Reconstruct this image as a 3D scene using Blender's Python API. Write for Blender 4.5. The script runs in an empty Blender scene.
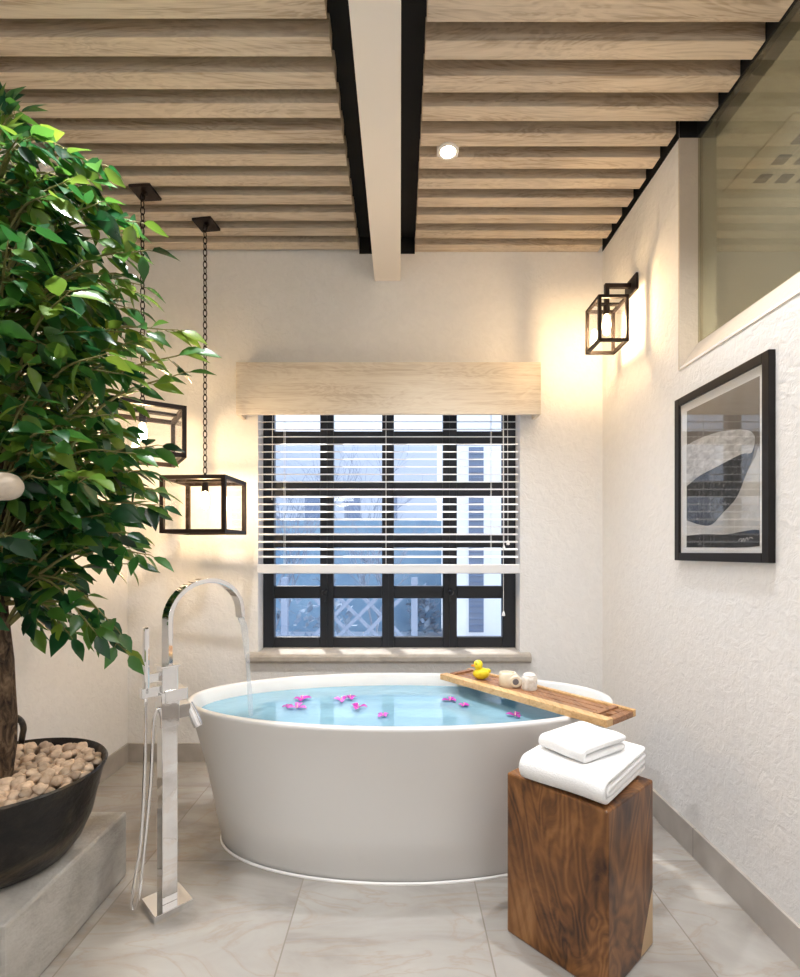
import bpy, math, random
from mathutils import Vector, Matrix
R_ = math.radians
S = bpy.context.scene
COL = S.collection
ORG = {}                      # object name -> world origin of its thing
random.seed(11)

# ------------------------------------------------------------------ helpers
def V(*a): return Vector(a)
def P(x, y, Y):               # photo pixel + depth -> world (used to measure the place)
    return Vector(((x-400)/505*Y, Y, 1.15-(y-552)/505*Y))

class MB:
    def __init__(s): s.v=[]; s.f=[]; s.col=[]
    def add(s, vs, fs, c=None):
        o=len(s.v); s.v += [Vector(p) for p in vs]; s.f += [[i+o for i in f] for f in fs]
        s.col += [c]*len(vs)
        return s
    def box(s, a, b):
        x0,y0,z0=a; x1,y1,z1=b
        return s.add([(x0,y0,z0),(x1,y0,z0),(x1,y1,z0),(x0,y1,z0),(x0,y0,z1),(x1,y0,z1),(x1,y1,z1),(x0,y1,z1)],
            [(0,3,2,1),(4,5,6,7),(0,1,5,4),(1,2,6,5),(2,3,7,6),(3,0,4,7)])
    def obox(s, c, u, v, w, hu, hv, hw):
        c=Vector(c);u=Vector(u)*hu;v=Vector(v)*hv;w=Vector(w)*hw
        return s.add([c-u-v-w,c+u-v-w,c+u+v-w,c-u+v-w,c-u-v+w,c+u-v+w,c+u+v+w,c-u+v+w],
            [(0,3,2,1),(4,5,6,7),(0,1,5,4),(1,2,6,5),(2,3,7,6),(3,0,4,7)])
    def bar(s, a, b, w, h=None, up=(0,0,1)):
        a=Vector(a);b=Vector(b);d=(b-a);L=d.length;d.normalize()
        up=Vector(up)
        if abs(d.dot(up))>.98: up=Vector((1,0,0))
        q=d.cross(up).normalized(); r=q.cross(d).normalized()
        return s.obox((a+b)/2,d,q,r,L/2,w/2,(h or w)/2)
    def tube(s, pts, rad, seg=8, caps=True, closed=False):
        pts=[Vector(p) for p in pts]; n=len(pts)
        if not hasattr(rad,'__len__'): rad=[rad]*n
        d0=(pts[1]-pts[0]).normalized()
        up=Vector((0,0,1)) if abs(d0.z)<.9 else Vector((1,0,0))
        q=d0.cross(up).normalized()
        vs=[];fs=[]
        for i,p in enumerate(pts):
            if closed: d=(pts[(i+1)%n]-pts[i-1]).normalized()
            else: d=(pts[min(i+1,n-1)]-pts[max(i-1,0)]).normalized()
            q=(q-d*q.dot(d)).normalized(); r=d.cross(q)
            for k in range(seg):
                a=2*math.pi*k/seg
                vs.append(p+(q*math.cos(a)+r*math.sin(a))*rad[i])
        m=n if closed else n-1
        for i in range(m):
            for k in range(seg):
                a=i*seg+k;b=i*seg+(k+1)%seg;c=((i+1)%n)*seg+(k+1)%seg;e=((i+1)%n)*seg+k
                fs.append((a,b,c,e))
        if caps and not closed:
            fs.append(tuple(range(seg))[::-1]); fs.append(tuple((n-1)*seg+k for k in range(seg)))
        return s.add(vs,fs)
    def lathe(s, prof, c=(0,0,0), seg=32, ex=1, ey=1, cap0=False, cap1=False):
        c=Vector(c); vs=[];fs=[]
        for r,z in prof:
            for k in range(seg):
                a=2*math.pi*k/seg; vs.append(c+Vector((r*ex*math.cos(a),r*ey*math.sin(a),z)))
        for i in range(len(prof)-1):
            for k in range(seg):
                fs.append((i*seg+k,i*seg+(k+1)%seg,(i+1)*seg+(k+1)%seg,(i+1)*seg+k))
        if cap0: fs.append(tuple(range(seg))[::-1])
        if cap1: fs.append(tuple((len(prof)-1)*seg+k for k in range(seg)))
        return s.add(vs,fs)
    def loops(s, loops, cap0=False, cap1=False):      # list of (a,b,z,cx,cy) ellipses
        vs=[];fs=[];seg=96
        for a,b,z,cx,cy in loops:
            for k in range(seg):
                t=2*math.pi*k/seg; vs.append((cx+a*math.cos(t),cy+b*math.sin(t),z))
        for i in range(len(loops)-1):
            for k in range(seg):
                fs.append((i*seg+k,i*seg+(k+1)%seg,(i+1)*seg+(k+1)%seg,(i+1)*seg+k))
        if cap0: fs.append(tuple(range(seg))[::-1])
        if cap1: fs.append(tuple((len(loops)-1)*seg+k for k in range(seg)))
        return s.add(vs,fs)
    def prism(s, pts, off):                            # planar polygon extruded by off
        off=Vector(off); n=len(pts); pts=[Vector(p) for p in pts]
        vs=pts+[p+off for p in pts]
        fs=[tuple(range(n))[::-1],tuple(range(n,2*n))]+[(i,(i+1)%n,(i+1)%n+n,i+n) for i in range(n)]
        return s.add(vs,fs)
    def ball(s, c, rx, ry, rz, seg=16, ring=10, rot=None):
        c=Vector(c);vs=[];fs=[]
        M=rot or Matrix.Identity(3)
        for i in range(1,ring):
            t=math.pi*i/ring
            for k in range(seg):
                a=2*math.pi*k/seg
                vs.append(c+M@Vector((rx*math.sin(t)*math.cos(a),ry*math.sin(t)*math.sin(a),-rz*math.cos(t))))
        vs.append(c+M@Vector((0,0,-rz))); vs.append(c+M@Vector((0,0,rz)))
        b=len(vs)-2;t_=len(vs)-1
        for i in range(ring-2):
            for k in range(seg): fs.append((i*seg+k,i*seg+(k+1)%seg,(i+1)*seg+(k+1)%seg,(i+1)*seg+k))
        for k in range(seg):
            fs.append((b,(k+1)%seg,k)); fs.append((t_,(ring-2)*seg+k,(ring-2)*seg+(k+1)%seg))
        return s.add(vs,fs)
    def build(s, name, mat, parent=None, org=None, smooth=False, bevel=0, fixn=True):
        import bmesh
        if parent is not None: org=ORG[parent.name]
        if org is None: org=Vector((0,0,0))
        org=Vector(org)
        me=bpy.data.meshes.new(name)
        me.from_pydata([p-org for p in s.v],[],s.f)
        if fixn:
            bm=bmesh.new(); bm.from_mesh(me); bmesh.ops.recalc_face_normals(bm,faces=bm.faces[:]); bm.to_mesh(me); bm.free()
        if any(c is not None for c in s.col):
            at=me.attributes.new('tone','FLOAT','POINT')
            for i,c in enumerate(s.col): at.data[i].value = c or 0
        if smooth:
            me.polygons.foreach_set('use_smooth',[True]*len(me.polygons))
            if smooth!='all':
                try: me.set_sharp_from_angle(angle=R_(42))
                except Exception: pass
        me.materials.append(mat)
        o=bpy.data.objects.new(name,me); COL.objects.link(o)
        if parent is not None: o.parent=parent
        else: o.location=org
        ORG[o.name]=org
        if bevel:
            m=o.modifiers.new('bevel','BEVEL'); m.width=bevel; m.segments=2; m.limit_method='ANGLE'; m.angle_limit=R_(40)
        return o

def tag(o, label=None, cat=None, group=None, kind=None):
    if label: o['label']=label
    if cat: o['category']=cat
    if group: o['group']=group
    if kind: o['kind']=kind
    return o
def thing(name, loc, label, cat, group=None, kind=None):
    o=bpy.data.objects.new(name,None); COL.objects.link(o); o.location=loc; o.empty_display_size=.05
    ORG[o.name]=Vector(loc)
    return tag(o,label,cat,group,kind)
def catmull(pts, n=8):
    pts=[Vector(p) for p in pts]; out=[]
    q=[pts[0]*2-pts[1]]+pts+[pts[-1]*2-pts[-2]]
    for i in range(1,len(q)-2):
        for k in range(n):
            t=k/n; a,b,c,d=q[i-1:i+3]
            out.append(.5*((2*b)+(c-a)*t+(2*a-5*b+4*c-d)*t*t+(3*b-a-3*c+d)*t**3))
    out.append(pts[-1]); return out

# ---------------------------------------------------------------- materials
def new_mat(name):
    m=bpy.data.materials.new(name); m.use_nodes=True
    nt=m.node_tree; b=nt.nodes['Principled BSDF']
    return m,nt,b
def L(nt,a,b): nt.links.new(a,b)
def node(nt,t,**k):
    n=nt.nodes.new(t)
    for a,v in k.items():
        if a in n.inputs: n.inputs[a].default_value=v
        else: setattr(n,a,v)
    return n
def setp(b,color=None,rough=None,metal=None,**k):
    if color: b.inputs['Base Color'].default_value=(*color,1)
    if rough is not None: b.inputs['Roughness'].default_value=rough
    if metal is not None: b.inputs['Metallic'].default_value=metal
    for a,v in k.items(): b.inputs[a.replace('_',' ')].default_value=v
def plain(name,color,rough=.5,metal=0,**k):
    m,nt,b=new_mat(name); setp(b,color,rough,metal,**k)
    # slight surface variation
    tc=node(nt,'ShaderNodeTexCoord'); n=node(nt,'ShaderNodeTexNoise',Scale=60.0,Detail=3.0)
    L(nt,tc.outputs['Object'],n.inputs['Vector'])
    bp=node(nt,'ShaderNodeBump',Strength=.04,Distance=.002); L(nt,n.outputs[0],bp.inputs['Height']); L(nt,bp.outputs[0],b.inputs['Normal'])
    return m
def ramp(nt,fac,stops):
    r=node(nt,'ShaderNodeValToRGB'); e=r.color_ramp.elements
    while len(e)<len(stops): e.new(.5)
    for i,(p,c) in enumerate(stops):
        e[i].position=p; e[i].color=(*c,1)
    if fac is not None: L(nt,fac,r.inputs[0])
    return r
def mix(nt,fac,a,b,bt='MIX'):
    m=node(nt,'ShaderNodeMix'); m.data_type='RGBA'; m.blend_type=bt
    for s,x in ((0,fac),(6,a),(7,b)):
        if hasattr(x,'is_linked') or hasattr(x,'node'): L(nt,x,m.inputs[s])
        else: m.inputs[s].default_value = x if s==0 else (*x,1)
    return m.outputs[2]
def noisy(name,stops,scale=(1,1,1),nscale=8,detail=5,dist=0,rough=.6,bump=.2,bdist=.004,bscale=None,metal=0,coord='Object',rand=0):
    m,nt,b=new_mat(name); setp(b,rough=rough,metal=metal)
    tc=node(nt,'ShaderNodeTexCoord'); mp=node(nt,'ShaderNodeMapping'); mp.inputs['Scale'].default_value=scale
    L(nt,tc.outputs[coord],mp.inputs[0])
    n=node(nt,'ShaderNodeTexNoise',Scale=float(nscale),Detail=float(detail),Distortion=float(dist),Roughness=.6)
    L(nt,mp.outputs[0],n.inputs['Vector'])
    r=ramp(nt,n.outputs[0],stops)
    out=r.outputs[0]
    if rand:
        oi=node(nt,'ShaderNodeObjectInfo')
        mr=node(nt,'ShaderNodeMapRange'); mr.inputs[3].default_value=1-rand; mr.inputs[4].default_value=1+rand
        L(nt,oi.outputs['Random'],mr.inputs[0])
        hs=node(nt,'ShaderNodeHueSaturation'); L(nt,mr.outputs[0],hs.inputs['Value']); L(nt,out,hs.inputs['Color']); out=hs.outputs[0]
    L(nt,out,b.inputs['Base Color'])
    n2=n
    if bscale:
        n2=node(nt,'ShaderNodeTexNoise',Scale=float(bscale),Detail=4.0); L(nt,mp.outputs[0],n2.inputs['Vector'])
    bp=node(nt,'ShaderNodeBump',Strength=bump,Distance=bdist); L(nt,n2.outputs[0],bp.inputs['Height']); L(nt,bp.outputs[0],b.inputs['Normal'])
    return m

def stucco(name,c,strength=.42):
    m,nt,b=new_mat(name); setp(b,c,.9)
    tc=node(nt,'ShaderNodeTexCoord')
    n=node(nt,'ShaderNodeTexNoise',Scale=26.0,Detail=5.0,Distortion=.9,Roughness=.6)
    n2=node(nt,'ShaderNodeTexNoise',Scale=90.0,Detail=2.0)
    for x in (n,n2): L(nt,tc.outputs['Object'],x.inputs['Vector'])
    a=node(nt,'ShaderNodeMath',operation='MULTIPLY_ADD'); a.inputs[1].default_value=.22
    L(nt,n2.outputs[0],a.inputs[0]); L(nt,n.outputs[0],a.inputs[2])
    bp=node(nt,'ShaderNodeBump',Strength=strength,Distance=.012); L(nt,a.outputs[0],bp.inputs['Height']); L(nt,bp.outputs[0],b.inputs['Normal'])
    r=ramp(nt,n.outputs[0],[(.3,tuple(x*.95 for x in c)),(.7,c)]); L(nt,r.outputs[0],b.inputs['Base Color'])
    return m

def oak(name,lo,hi,axis=0,rough=.6,gs=9,bump=.35):
    m,nt,b=new_mat(name); setp(b,rough=rough)
    tc=node(nt,'ShaderNodeTexCoord'); outs=[]
    for st,scl,det,dis in ((.07,gs*3.2,3.0,.4),(.03,gs*14.0,2.0,.0),(.16,gs*1.2,4.0,1.6)):
        mp=node(nt,'ShaderNodeMapping'); sc=[1,1,1]; sc[axis]=st; mp.inputs['Scale'].default_value=sc
        L(nt,tc.outputs['Object'],mp.inputs[0])
        n=node(nt,'ShaderNodeTexNoise',Scale=float(scl),Detail=det,Distortion=dis,Roughness=.6); L(nt,mp.outputs[0],n.inputs['Vector'])
        outs.append(n.outputs[0])
    # cathedral figure: contour lines of the slow noise
    mu=node(nt,'ShaderNodeMath',operation='MULTIPLY'); mu.inputs[1].default_value=70.0; L(nt,outs[2],mu.inputs[0])
    si=node(nt,'ShaderNodeMath',operation='SINE'); L(nt,mu.outputs[0],si.inputs[0])
    acc=None
    for o_,k in ((outs[0],.62),(outs[1],.38),(si.outputs[0],.07)):
        ma=node(nt,'ShaderNodeMath',operation='MULTIPLY_ADD'); ma.inputs[1].default_value=k; L(nt,o_,ma.inputs[0])
        if acc is not None: L(nt,acc,ma.inputs[2])
        else: ma.inputs[2].default_value=0
        acc=ma.outputs[0]
    r=ramp(nt,acc,[(.33,lo),(.47,tuple(x*.35+y*.65 for x,y in zip(lo,hi))),(.62,hi)])
    L(nt,r.outputs[0],b.inputs['Base Color'])
    bp=node(nt,'ShaderNodeBump',Strength=bump,Distance=.003); L(nt,acc,bp.inputs['Height']); L(nt,bp.outputs[0],b.inputs['Normal'])
    return m

def thin_glass(name,tint=(1,1,1),rough=0.0,ior=1.45,diffuse=None,dfac=0.0):
    m=bpy.data.materials.new(name); m.use_nodes=True; nt=m.node_tree; nt.nodes.clear()
    o=node(nt,'ShaderNodeOutputMaterial'); t=node(nt,'ShaderNodeBsdfTransparent'); t.inputs[0].default_value=(*tint,1)
    g=node(nt,'ShaderNodeBsdfGlossy'); g.inputs['Roughness'].default_value=rough
    lw=node(nt,'ShaderNodeLayerWeight'); lw.inputs[0].default_value=.5
    pw=node(nt,'ShaderNodeMath',operation='POWER'); pw.inputs[1].default_value=5.0; L(nt,lw.outputs['Facing'],pw.inputs[0])
    f0=((ior-1)/(ior+1))**2
    f=node(nt,'ShaderNodeMath',operation='MULTIPLY_ADD'); f.inputs[1].default_value=1-f0; f.inputs[2].default_value=f0; L(nt,pw.outputs[0],f.inputs[0])
    base=t.outputs[0]
    if diffuse:
        d=node(nt,'ShaderNodeBsdfDiffuse'); d.inputs[0].default_value=(*diffuse,1)
        mx=node(nt,'ShaderNodeMixShader'); mx.inputs[0].default_value=dfac
        L(nt,base,mx.inputs[1]); L(nt,d.outputs[0],mx.inputs[2]); base=mx.outputs[0]
    mx=node(nt,'ShaderNodeMixShader'); L(nt,f.outputs[0],mx.inputs[0]); L(nt,base,mx.inputs[1]); L(nt,g.outputs[0],mx.inputs[2])
    L(nt,mx.outputs[0],o.inputs[0])
    return m
def emit(name,c,s):
    m=bpy.data.materials.new(name); m.use_nodes=True; nt=m.node_tree; nt.nodes.clear()
    o=node(nt,'ShaderNodeOutputMaterial'); e=node(nt,'ShaderNodeEmission'); e.inputs[0].default_value=(*c,1); e.inputs[1].default_value=s
    L(nt,e.outputs[0],o.inputs[0]); return m

M={}
M['wall']=stucco('stucco_wall',(.885,.87,.855))
M['beam']=plain('painted_beam',(.80,.74,.67),.7)
M['jamb']=stucco('stone_reveal',(.62,.54,.45),.35)
M['black']=plain('black_ceiling_board',(.004,.004,.0045),.9)
M['slat']=oak('limed_oak_slat',(.40,.31,.22),(.66,.56,.44),0,gs=7)
M['valance']=oak('pale_oak_box',(.66,.55,.42),(.84,.75,.62),0,gs=7)
M['metal']=plain('dark_iron',(.016,.008,.006),.5,.4)
M['winframe']=plain('charcoal_window_frame',(.010,.012,.018),.4)
M['blind']=plain('white_blind',(.82,.82,.84),.45)
M['cord']=plain('white_cord',(.8,.8,.8),.7)
M['glass']=thin_glass('thin_clear_glass')
M['frost']=thin_glass('frosted_green_glass',(.60,.58,.47),.02,1.9,(.42,.41,.33),.15)
M['chrome']=plain('polished_chrome',(.92,.92,.93),.04,1)
M['tub']=plain('white_acrylic',(.79,.78,.765),.28,0,Coat_Weight=.2,Coat_Roughness=.08)
M['seal']=plain('white_sealant',(.9,.89,.87),.5)
M['stone']=noisy('grey_limestone',[(.25,(.29,.27,.25)),(.5,(.43,.41,.38)),(.8,(.54,.52,.49))],(1,1,1.6),7,7,.3,.8,.5,.006,60)
M['sill']=noisy('sill_stone',[(.25,(.34,.30,.26)),(.55,(.46,.42,.37)),(.8,(.58,.54,.48))],(1,1,1),12,6,.2,.7,.25,.003,80)
M['pot']=noisy('blackened_iron',[(.40,(.006,.0055,.006)),(.50,(.018,.015,.013)),(.66,(.10,.075,.048))],(1,1,1.4),6,8,.9,.36,.4,.006,40,metal=.35)
M['pebble']=noisy('tan_pebble',[(.3,(.46,.33,.23)),(.55,(.68,.53,.40)),(.8,(.82,.69,.56))],(1,1,1),25,4,0,.75,.3,.003,rand=.28)
M['soil']=noisy('soil',[(.3,(.03,.02,.014)),(.7,(.10,.07,.045))],nscale=60,rough=.95)
M['bark']=noisy('brown_bark',[(.36,(.025,.015,.010)),(.5,(.13,.08,.045)),(.66,(.30,.20,.12))],(1,1,.4),45,6,1.0,.9,1,.03)
M['twig']=plain('olive_twig',(.22,.20,.07),.7)
M['towel']=noisy('white_terry',[(.3,(.87,.87,.87)),(.7,(.93,.93,.93))],nscale=220,detail=2,rough=.95,bump=.5,bdist=.003)
M['duck']=plain('yellow_rubber',(.95,.78,.03),.35)
M['beak']=plain('orange_rubber',(.85,.28,.02),.4)
M['eye']=plain('black_paint',(.01,.01,.01),.3)
M['cream']=noisy('cream_wax',[(.3,(.75,.66,.50)),(.7,(.85,.78,.64))],nscale=50,rough=.6,bump=.3)
M['whitejar']=noisy('white_lace_wax',[(.4,(.72,.68,.60)),(.6,(.86,.84,.80))],nscale=70,rough=.5,bump=.5)
M['greydot']=plain('grey_emblem',(.16,.15,.16),.4)
M['honey']=oak('honey_wood',(.55,.31,.12),(.76,.50,.25),1,.45,9,.1)
M['walnut']=oak('brown_teak',(.20,.09,.04),(.40,.20,.10),1,.4,9,.1)
M['pictureframe']=plain('dark_frame',(.008,.006,.006),.45,0,Specular_IOR_Level=.3)
M['matboard']=plain('white_mat',(.80,.79,.77),.85)
M['petal']=noisy('magenta_petal',[(.3,(.42,.015,.30)),(.7,(.66,.06,.55))],nscale=60,rough=.55,bump=.2,rand=.25)
M['petalpink']=noisy('pink_petal',[(.3,(.70,.10,.62)),(.7,(.80,.22,.74))],nscale=60,rough=.55,bump=.2)
M['stamen']=plain('pale_stamen',(.85,.75,.55),.6)
M['bulb']=emit('warm_bulb',(1.0,.68,.36),190)
M['downlight']=emit('downlight_lens',(1.0,.86,.66),60)
M['whitemetal']=plain('white_trim_ring',(.8,.76,.7),.4)
M['knob']=stucco('rough_beige_plaster',(.62,.53,.43),.3)

# leaves
m,nt,b=new_mat('ficus_leaf'); M['leaf']=m
at=node(nt,'ShaderNodeAttribute'); at.attribute_name='tone'
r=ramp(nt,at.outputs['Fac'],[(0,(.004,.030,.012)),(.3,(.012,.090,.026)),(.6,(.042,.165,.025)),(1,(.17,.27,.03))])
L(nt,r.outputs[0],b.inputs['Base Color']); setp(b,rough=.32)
b.inputs['Specular IOR Level'].default_value=.75
tr=node(nt,'ShaderNodeBsdfTranslucent')
hs=node(nt,'ShaderNodeHueSaturation'); hs.inputs['Value'].default_value=1.35; hs.inputs['Hue'].default_value=.485
L(nt,r.outputs[0],hs.inputs['Color']); L(nt,hs.outputs[0],tr.inputs[0])
mx=node(nt,'ShaderNodeMixShader'); mx.inputs[0].default_value=.35
L(nt,b.outputs[0],mx.inputs[1]); L(nt,tr.outputs[0],mx.inputs[2]); L(nt,mx.outputs[0],nt.nodes['Material Output'].inputs[0])

# marble floor tiles 0.6 m
def marble(name,ox,oy,size=.6):
    m,nt,b=new_mat(name); setp(b,rough=.22)
    tc=node(nt,'ShaderNodeTexCoord')
    ad=node(nt,'ShaderNodeVectorMath',operation='ADD'); ad.inputs[1].default_value=(ox+60*size,oy+60*size,0); L(nt,tc.outputs['Object'],ad.inputs[0])
    dv=node(nt,'ShaderNodeVectorMath',operation='SCALE'); dv.inputs['Scale'].default_value=1/size; L(nt,ad.outputs[0],dv.inputs[0])
    fl=node(nt,'ShaderNodeVectorMath',operation='FLOOR'); L(nt,dv.outputs[0],fl.inputs[0])
    wn=node(nt,'ShaderNodeTexWhiteNoise'); wn.noise_dimensions='3D'; L(nt,fl.outputs[0],wn.inputs[0])
    sc=node(nt,'ShaderNodeVectorMath',operation='SCALE'); sc.inputs['Scale'].default_value=9.0; L(nt,wn.outputs['Color'],sc.inputs[0])
    mp=node(nt,'ShaderNodeMapping'); mp.inputs['Rotation'].default_value=(0,0,R_(35)); mp.inputs['Scale'].default_value=(.55,1.5,1)
    L(nt,tc.outputs['Object'],mp.inputs[0])
    av=node(nt,'ShaderNodeVectorMath',operation='ADD'); L(nt,mp.outputs[0],av.inputs[0]); L(nt,sc.outputs[0],av.inputs[1])
    n1=node(nt,'ShaderNodeTexNoise',Scale=2.2,Detail=6.0,Distortion=1.2,Roughness=.6); L(nt,av.outputs[0],n1.inputs['Vector'])
    n2=node(nt,'ShaderNodeTexNoise',Scale=3.2,Detail=5.0,Distortion=1.8,Roughness=.55); L(nt,av.outputs[0],n2.inputs['Vector'])
    base=ramp(nt,n1.outputs[0],[(.3,(.29,.265,.24)),(.48,(.405,.38,.35)),(.7,(.48,.46,.43))])
    # thin veins
    s1=node(nt,'ShaderNodeMath',operation='SUBTRACT'); s1.inputs[1].default_value=.5; L(nt,n2.outputs[0],s1.inputs[0])
    ab=node(nt,'ShaderNodeMath',operation='ABSOLUTE'); L(nt,s1.outputs[0],ab.inputs[0])
    vr=ramp(nt,ab.outputs[0],[(0,(1,1,1)),(.018,(.35,.35,.35)),(.05,(0,0,0))])
    vm=node(nt,'ShaderNodeMath',operation='MULTIPLY'); vm.inputs[1].default_value=.36; L(nt,vr.outputs[0],vm.inputs[0])
    c1=mix(nt,vm.outputs[0],base.outputs[0],(.36,.27,.19))
    # grout
    fr=node(nt,'ShaderNodeVectorMath',operation='FRACTION'); L(nt,dv.outputs[0],fr.inputs[0])
    sx=node(nt,'ShaderNodeSeparateXYZ'); L(nt,fr.outputs[0],sx.inputs[0])
    outs=[]
    for k in (0,1):
        a=node(nt,'ShaderNodeMath',operation='SUBTRACT'); a.inputs[1].default_value=.5; L(nt,sx.outputs[k],a.inputs[0])
        c=node(nt,'ShaderNodeMath',operation='ABSOLUTE'); L(nt,a.outputs[0],c.inputs[0])
        g=node(nt,'ShaderNodeMath',operation='GREATER_THAN'); g.inputs[1].default_value=.5-.0022/size; L(nt,c.outputs[0],g.inputs[0]); outs.append(g)
    mxx=node(nt,'ShaderNodeMath',operation='MAXIMUM'); L(nt,outs[0].outputs[0],mxx.inputs[0]); L(nt,outs[1].outputs[0],mxx.inputs[1])
    c2=mix(nt,mxx.outputs[0],c1,(.30,.265,.23))
    L(nt,c2,b.inputs['Base Color'])
    return m
M['floor']=marble('marble_tile',.34,-1.88)

def skirt_tile(name,axis,off):
    m,nt,b=new_mat(name); setp(b,rough=.35)
    tc=node(nt,'ShaderNodeTexCoord'); n=node(nt,'ShaderNodeTexNoise',Scale=5.0,Detail=6.0,Distortion=.8); L(nt,tc.outputs['Object'],n.inputs['Vector'])
    r=ramp(nt,n.outputs[0],[(.3,(.37,.335,.30)),(.7,(.52,.48,.44))])
    sx=node(nt,'ShaderNodeSeparateXYZ'); L(nt,tc.outputs['Object'],sx.inputs[0])
    a=node(nt,'ShaderNodeMath',operation='ADD'); a.inputs[1].default_value=off+60; L(nt,sx.outputs[axis],a.inputs[0])
    d=node(nt,'ShaderNodeMath',operation='DIVIDE'); d.inputs[1].default_value=.6; L(nt,a.outputs[0],d.inputs[0])
    f=node(nt,'ShaderNodeMath',operation='FRACT'); L(nt,d.outputs[0],f.inputs[0])
    g=node(nt,'ShaderNodeMath',operation='LESS_THAN'); g.inputs[1].default_value=.006; L(nt,f.outputs[0],g.inputs[0])
    L(nt,mix(nt,g.outputs[0],r.outputs[0],(.25,.225,.20)),b.inputs['Base Color'])
    return m
M['skirt_y']=skirt_tile('skirting_tile_side',1,-1.90)
M['skirt_x']=skirt_tile('skirting_tile_back',0,.34)

# acacia stool: swirling rings, pale sapwood at the low right corner
m,nt,b=new_mat('acacia_block'); M['acacia']=m; setp(b,rough=.33)
tc=node(nt,'ShaderNodeTexCoord')
mp=node(nt,'ShaderNodeMapping'); mp.inputs['Scale'].default_value=(1,1,.45); L(nt,tc.outputs['Object'],mp.inputs[0])
nd=node(nt,'ShaderNodeTexNoise',Scale=3.4,Detail=2.0,Distortion=.6); L(nt,mp.outputs[0],nd.inputs['Vector'])
sc=node(nt,'ShaderNodeVectorMath',operation='SCALE'); sc.inputs['Scale'].default_value=.55; L(nt,nd.outputs['Color'],sc.inputs[0])
av=node(nt,'ShaderNodeVectorMath',operation='ADD'); L(nt,mp.outputs[0],av.inputs[0]); L(nt,sc.outputs[0],av.inputs[1])
n5=node(nt,'ShaderNodeTexNoise',Scale=2.6,Detail=3.0,Distortion=1.1,Roughness=.5); L(nt,mp.outputs[0],n5.inputs['Vector'])
mu=node(nt,'ShaderNodeMath',operation='MULTIPLY'); mu.inputs[1].default_value=150.0; L(nt,n5.outputs[0],mu.inputs[0])
si=node(nt,'ShaderNodeMath',operation='SINE'); L(nt,mu.outputs[0],si.inputs[0])
n6=node(nt,'ShaderNodeTexNoise',Scale=4.0,Detail=7.0,Distortion=1.0,Roughness=.65); L(nt,av.outputs[0],n6.inputs['Vector'])
ma=node(nt,'ShaderNodeMath',operation='MULTIPLY_ADD'); ma.inputs[1].default_value=.055; L(nt,si.outputs[0],ma.inputs[0]); L(nt,n6.outputs[0],ma.inputs[2])
r=ramp(nt,ma.outputs[0],[(.30,(.035,.010,.003)),(.43,(.135,.052,.014)),(.55,(.24,.10,.028)),(.70,(.36,.17,.06))])
# sapwood patch: low, at the local +x -> back right edge
sx=node(nt,'ShaderNodeSeparateXYZ'); L(nt,tc.outputs['Object'],sx.inputs[0])
q=node(nt,'ShaderNodeMath',operation='MULTIPLY_ADD'); q.inputs[1].default_value=-.55; L(nt,sx.outputs[2],q.inputs[0]); L(nt,sx.outputs[1],q.inputs[2])
q2=node(nt,'ShaderNodeMath',operation='MULTIPLY_ADD'); q2.inputs[1].default_value=.08; L(nt,n5.outputs[0],q2.inputs[0]); L(nt,q.outputs[0],q2.inputs[2])
q3=node(nt,'ShaderNodeMath',operation='GREATER_THAN'); q3.inputs[1].default_value=.086; L(nt,q2.outputs[0],q3.inputs[0])
q4=node(nt,'ShaderNodeMath',operation='GREATER_THAN'); q4.inputs[1].default_value=.08; L(nt,sx.outputs[0],q4.inputs[0])
q5=node(nt,'ShaderNodeMath',operation='MULTIPLY'); L(nt,q3.outputs[0],q5.inputs[0]); L(nt,q4.outputs[0],q5.inputs[1])
rs=ramp(nt,n5.outputs[0],[(.3,(.50,.32,.16)),(.7,(.66,.47,.27))])
L(nt,mix(nt,q5.outputs[0],r.outputs[0],rs.outputs[0]),b.inputs['Base Color'])
bp=node(nt,'ShaderNodeBump',Strength=.12,Distance=.002); L(nt,ma.outputs[0],bp.inputs['Height']); L(nt,bp.outputs[0],b.inputs['Normal'])

# bath water : tinted clear body with gentle ripples
m=thin_glass('bath_water',(.65,.88,.98),.02,1.33,(.44,.74,.90),.55); M['water']=m
nt=m.node_tree; tc=node(nt,'ShaderNodeTexCoord'); n=node(nt,'ShaderNodeTexNoise',Scale=14.0,Detail=2.0,Distortion=.6); L(nt,tc.outputs['Object'],n.inputs['Vector'])
bp=node(nt,'ShaderNodeBump',Strength=.25,Distance=.01); L(nt,n.outputs[0],bp.inputs['Height'])
for x in nt.nodes:
    if x.bl_idname in('ShaderNodeBsdfGlossy','ShaderNodeLayerWeight'): L(nt,bp.outputs[0],x.inputs['Normal'])
M['stream']=thin_glass('falling_water',(.96,.98,1.0),.0,1.33,(.9,.93,.97),.25)

# ------------------------------------------------------------ the room shell
XL,XR,YB,YF,ZC=-1.5,1.115,2.779,-1.5,2.88
def struct(o): o['kind']='structure'; return o
floor=struct(MB().box((XL-.15,YF-.15,-.1),(2.75,YB+.15,0)).build('floor',M['floor']))
WX0,WX1,WZ0,WZ1=-.781,.66,.60,2.13
wb=MB()
T=.16
wb.box((XL-.15,YB,0),(WX0,YB+T,3)); wb.box((WX1,YB,0),(2.75,YB+T,3))
wb.box((WX0,YB,0),(WX1,YB+T,WZ0)); wb.box((WX0,YB,WZ1),(WX1,YB+T,3))
struct(wb.build('wall_back',M['wall']))
struct(MB().box((XL-.15,YF,0),(XL,YB,3)).build('wall_left',M['wall']))
struct(MB().box((XL-.15,YF-.15,0),(2.75,YF,3)).build('wall_front',M['wall']))
OY0,OY1,OZ=.3,2.018,1.885
GX=1.187
wr=MB()
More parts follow.
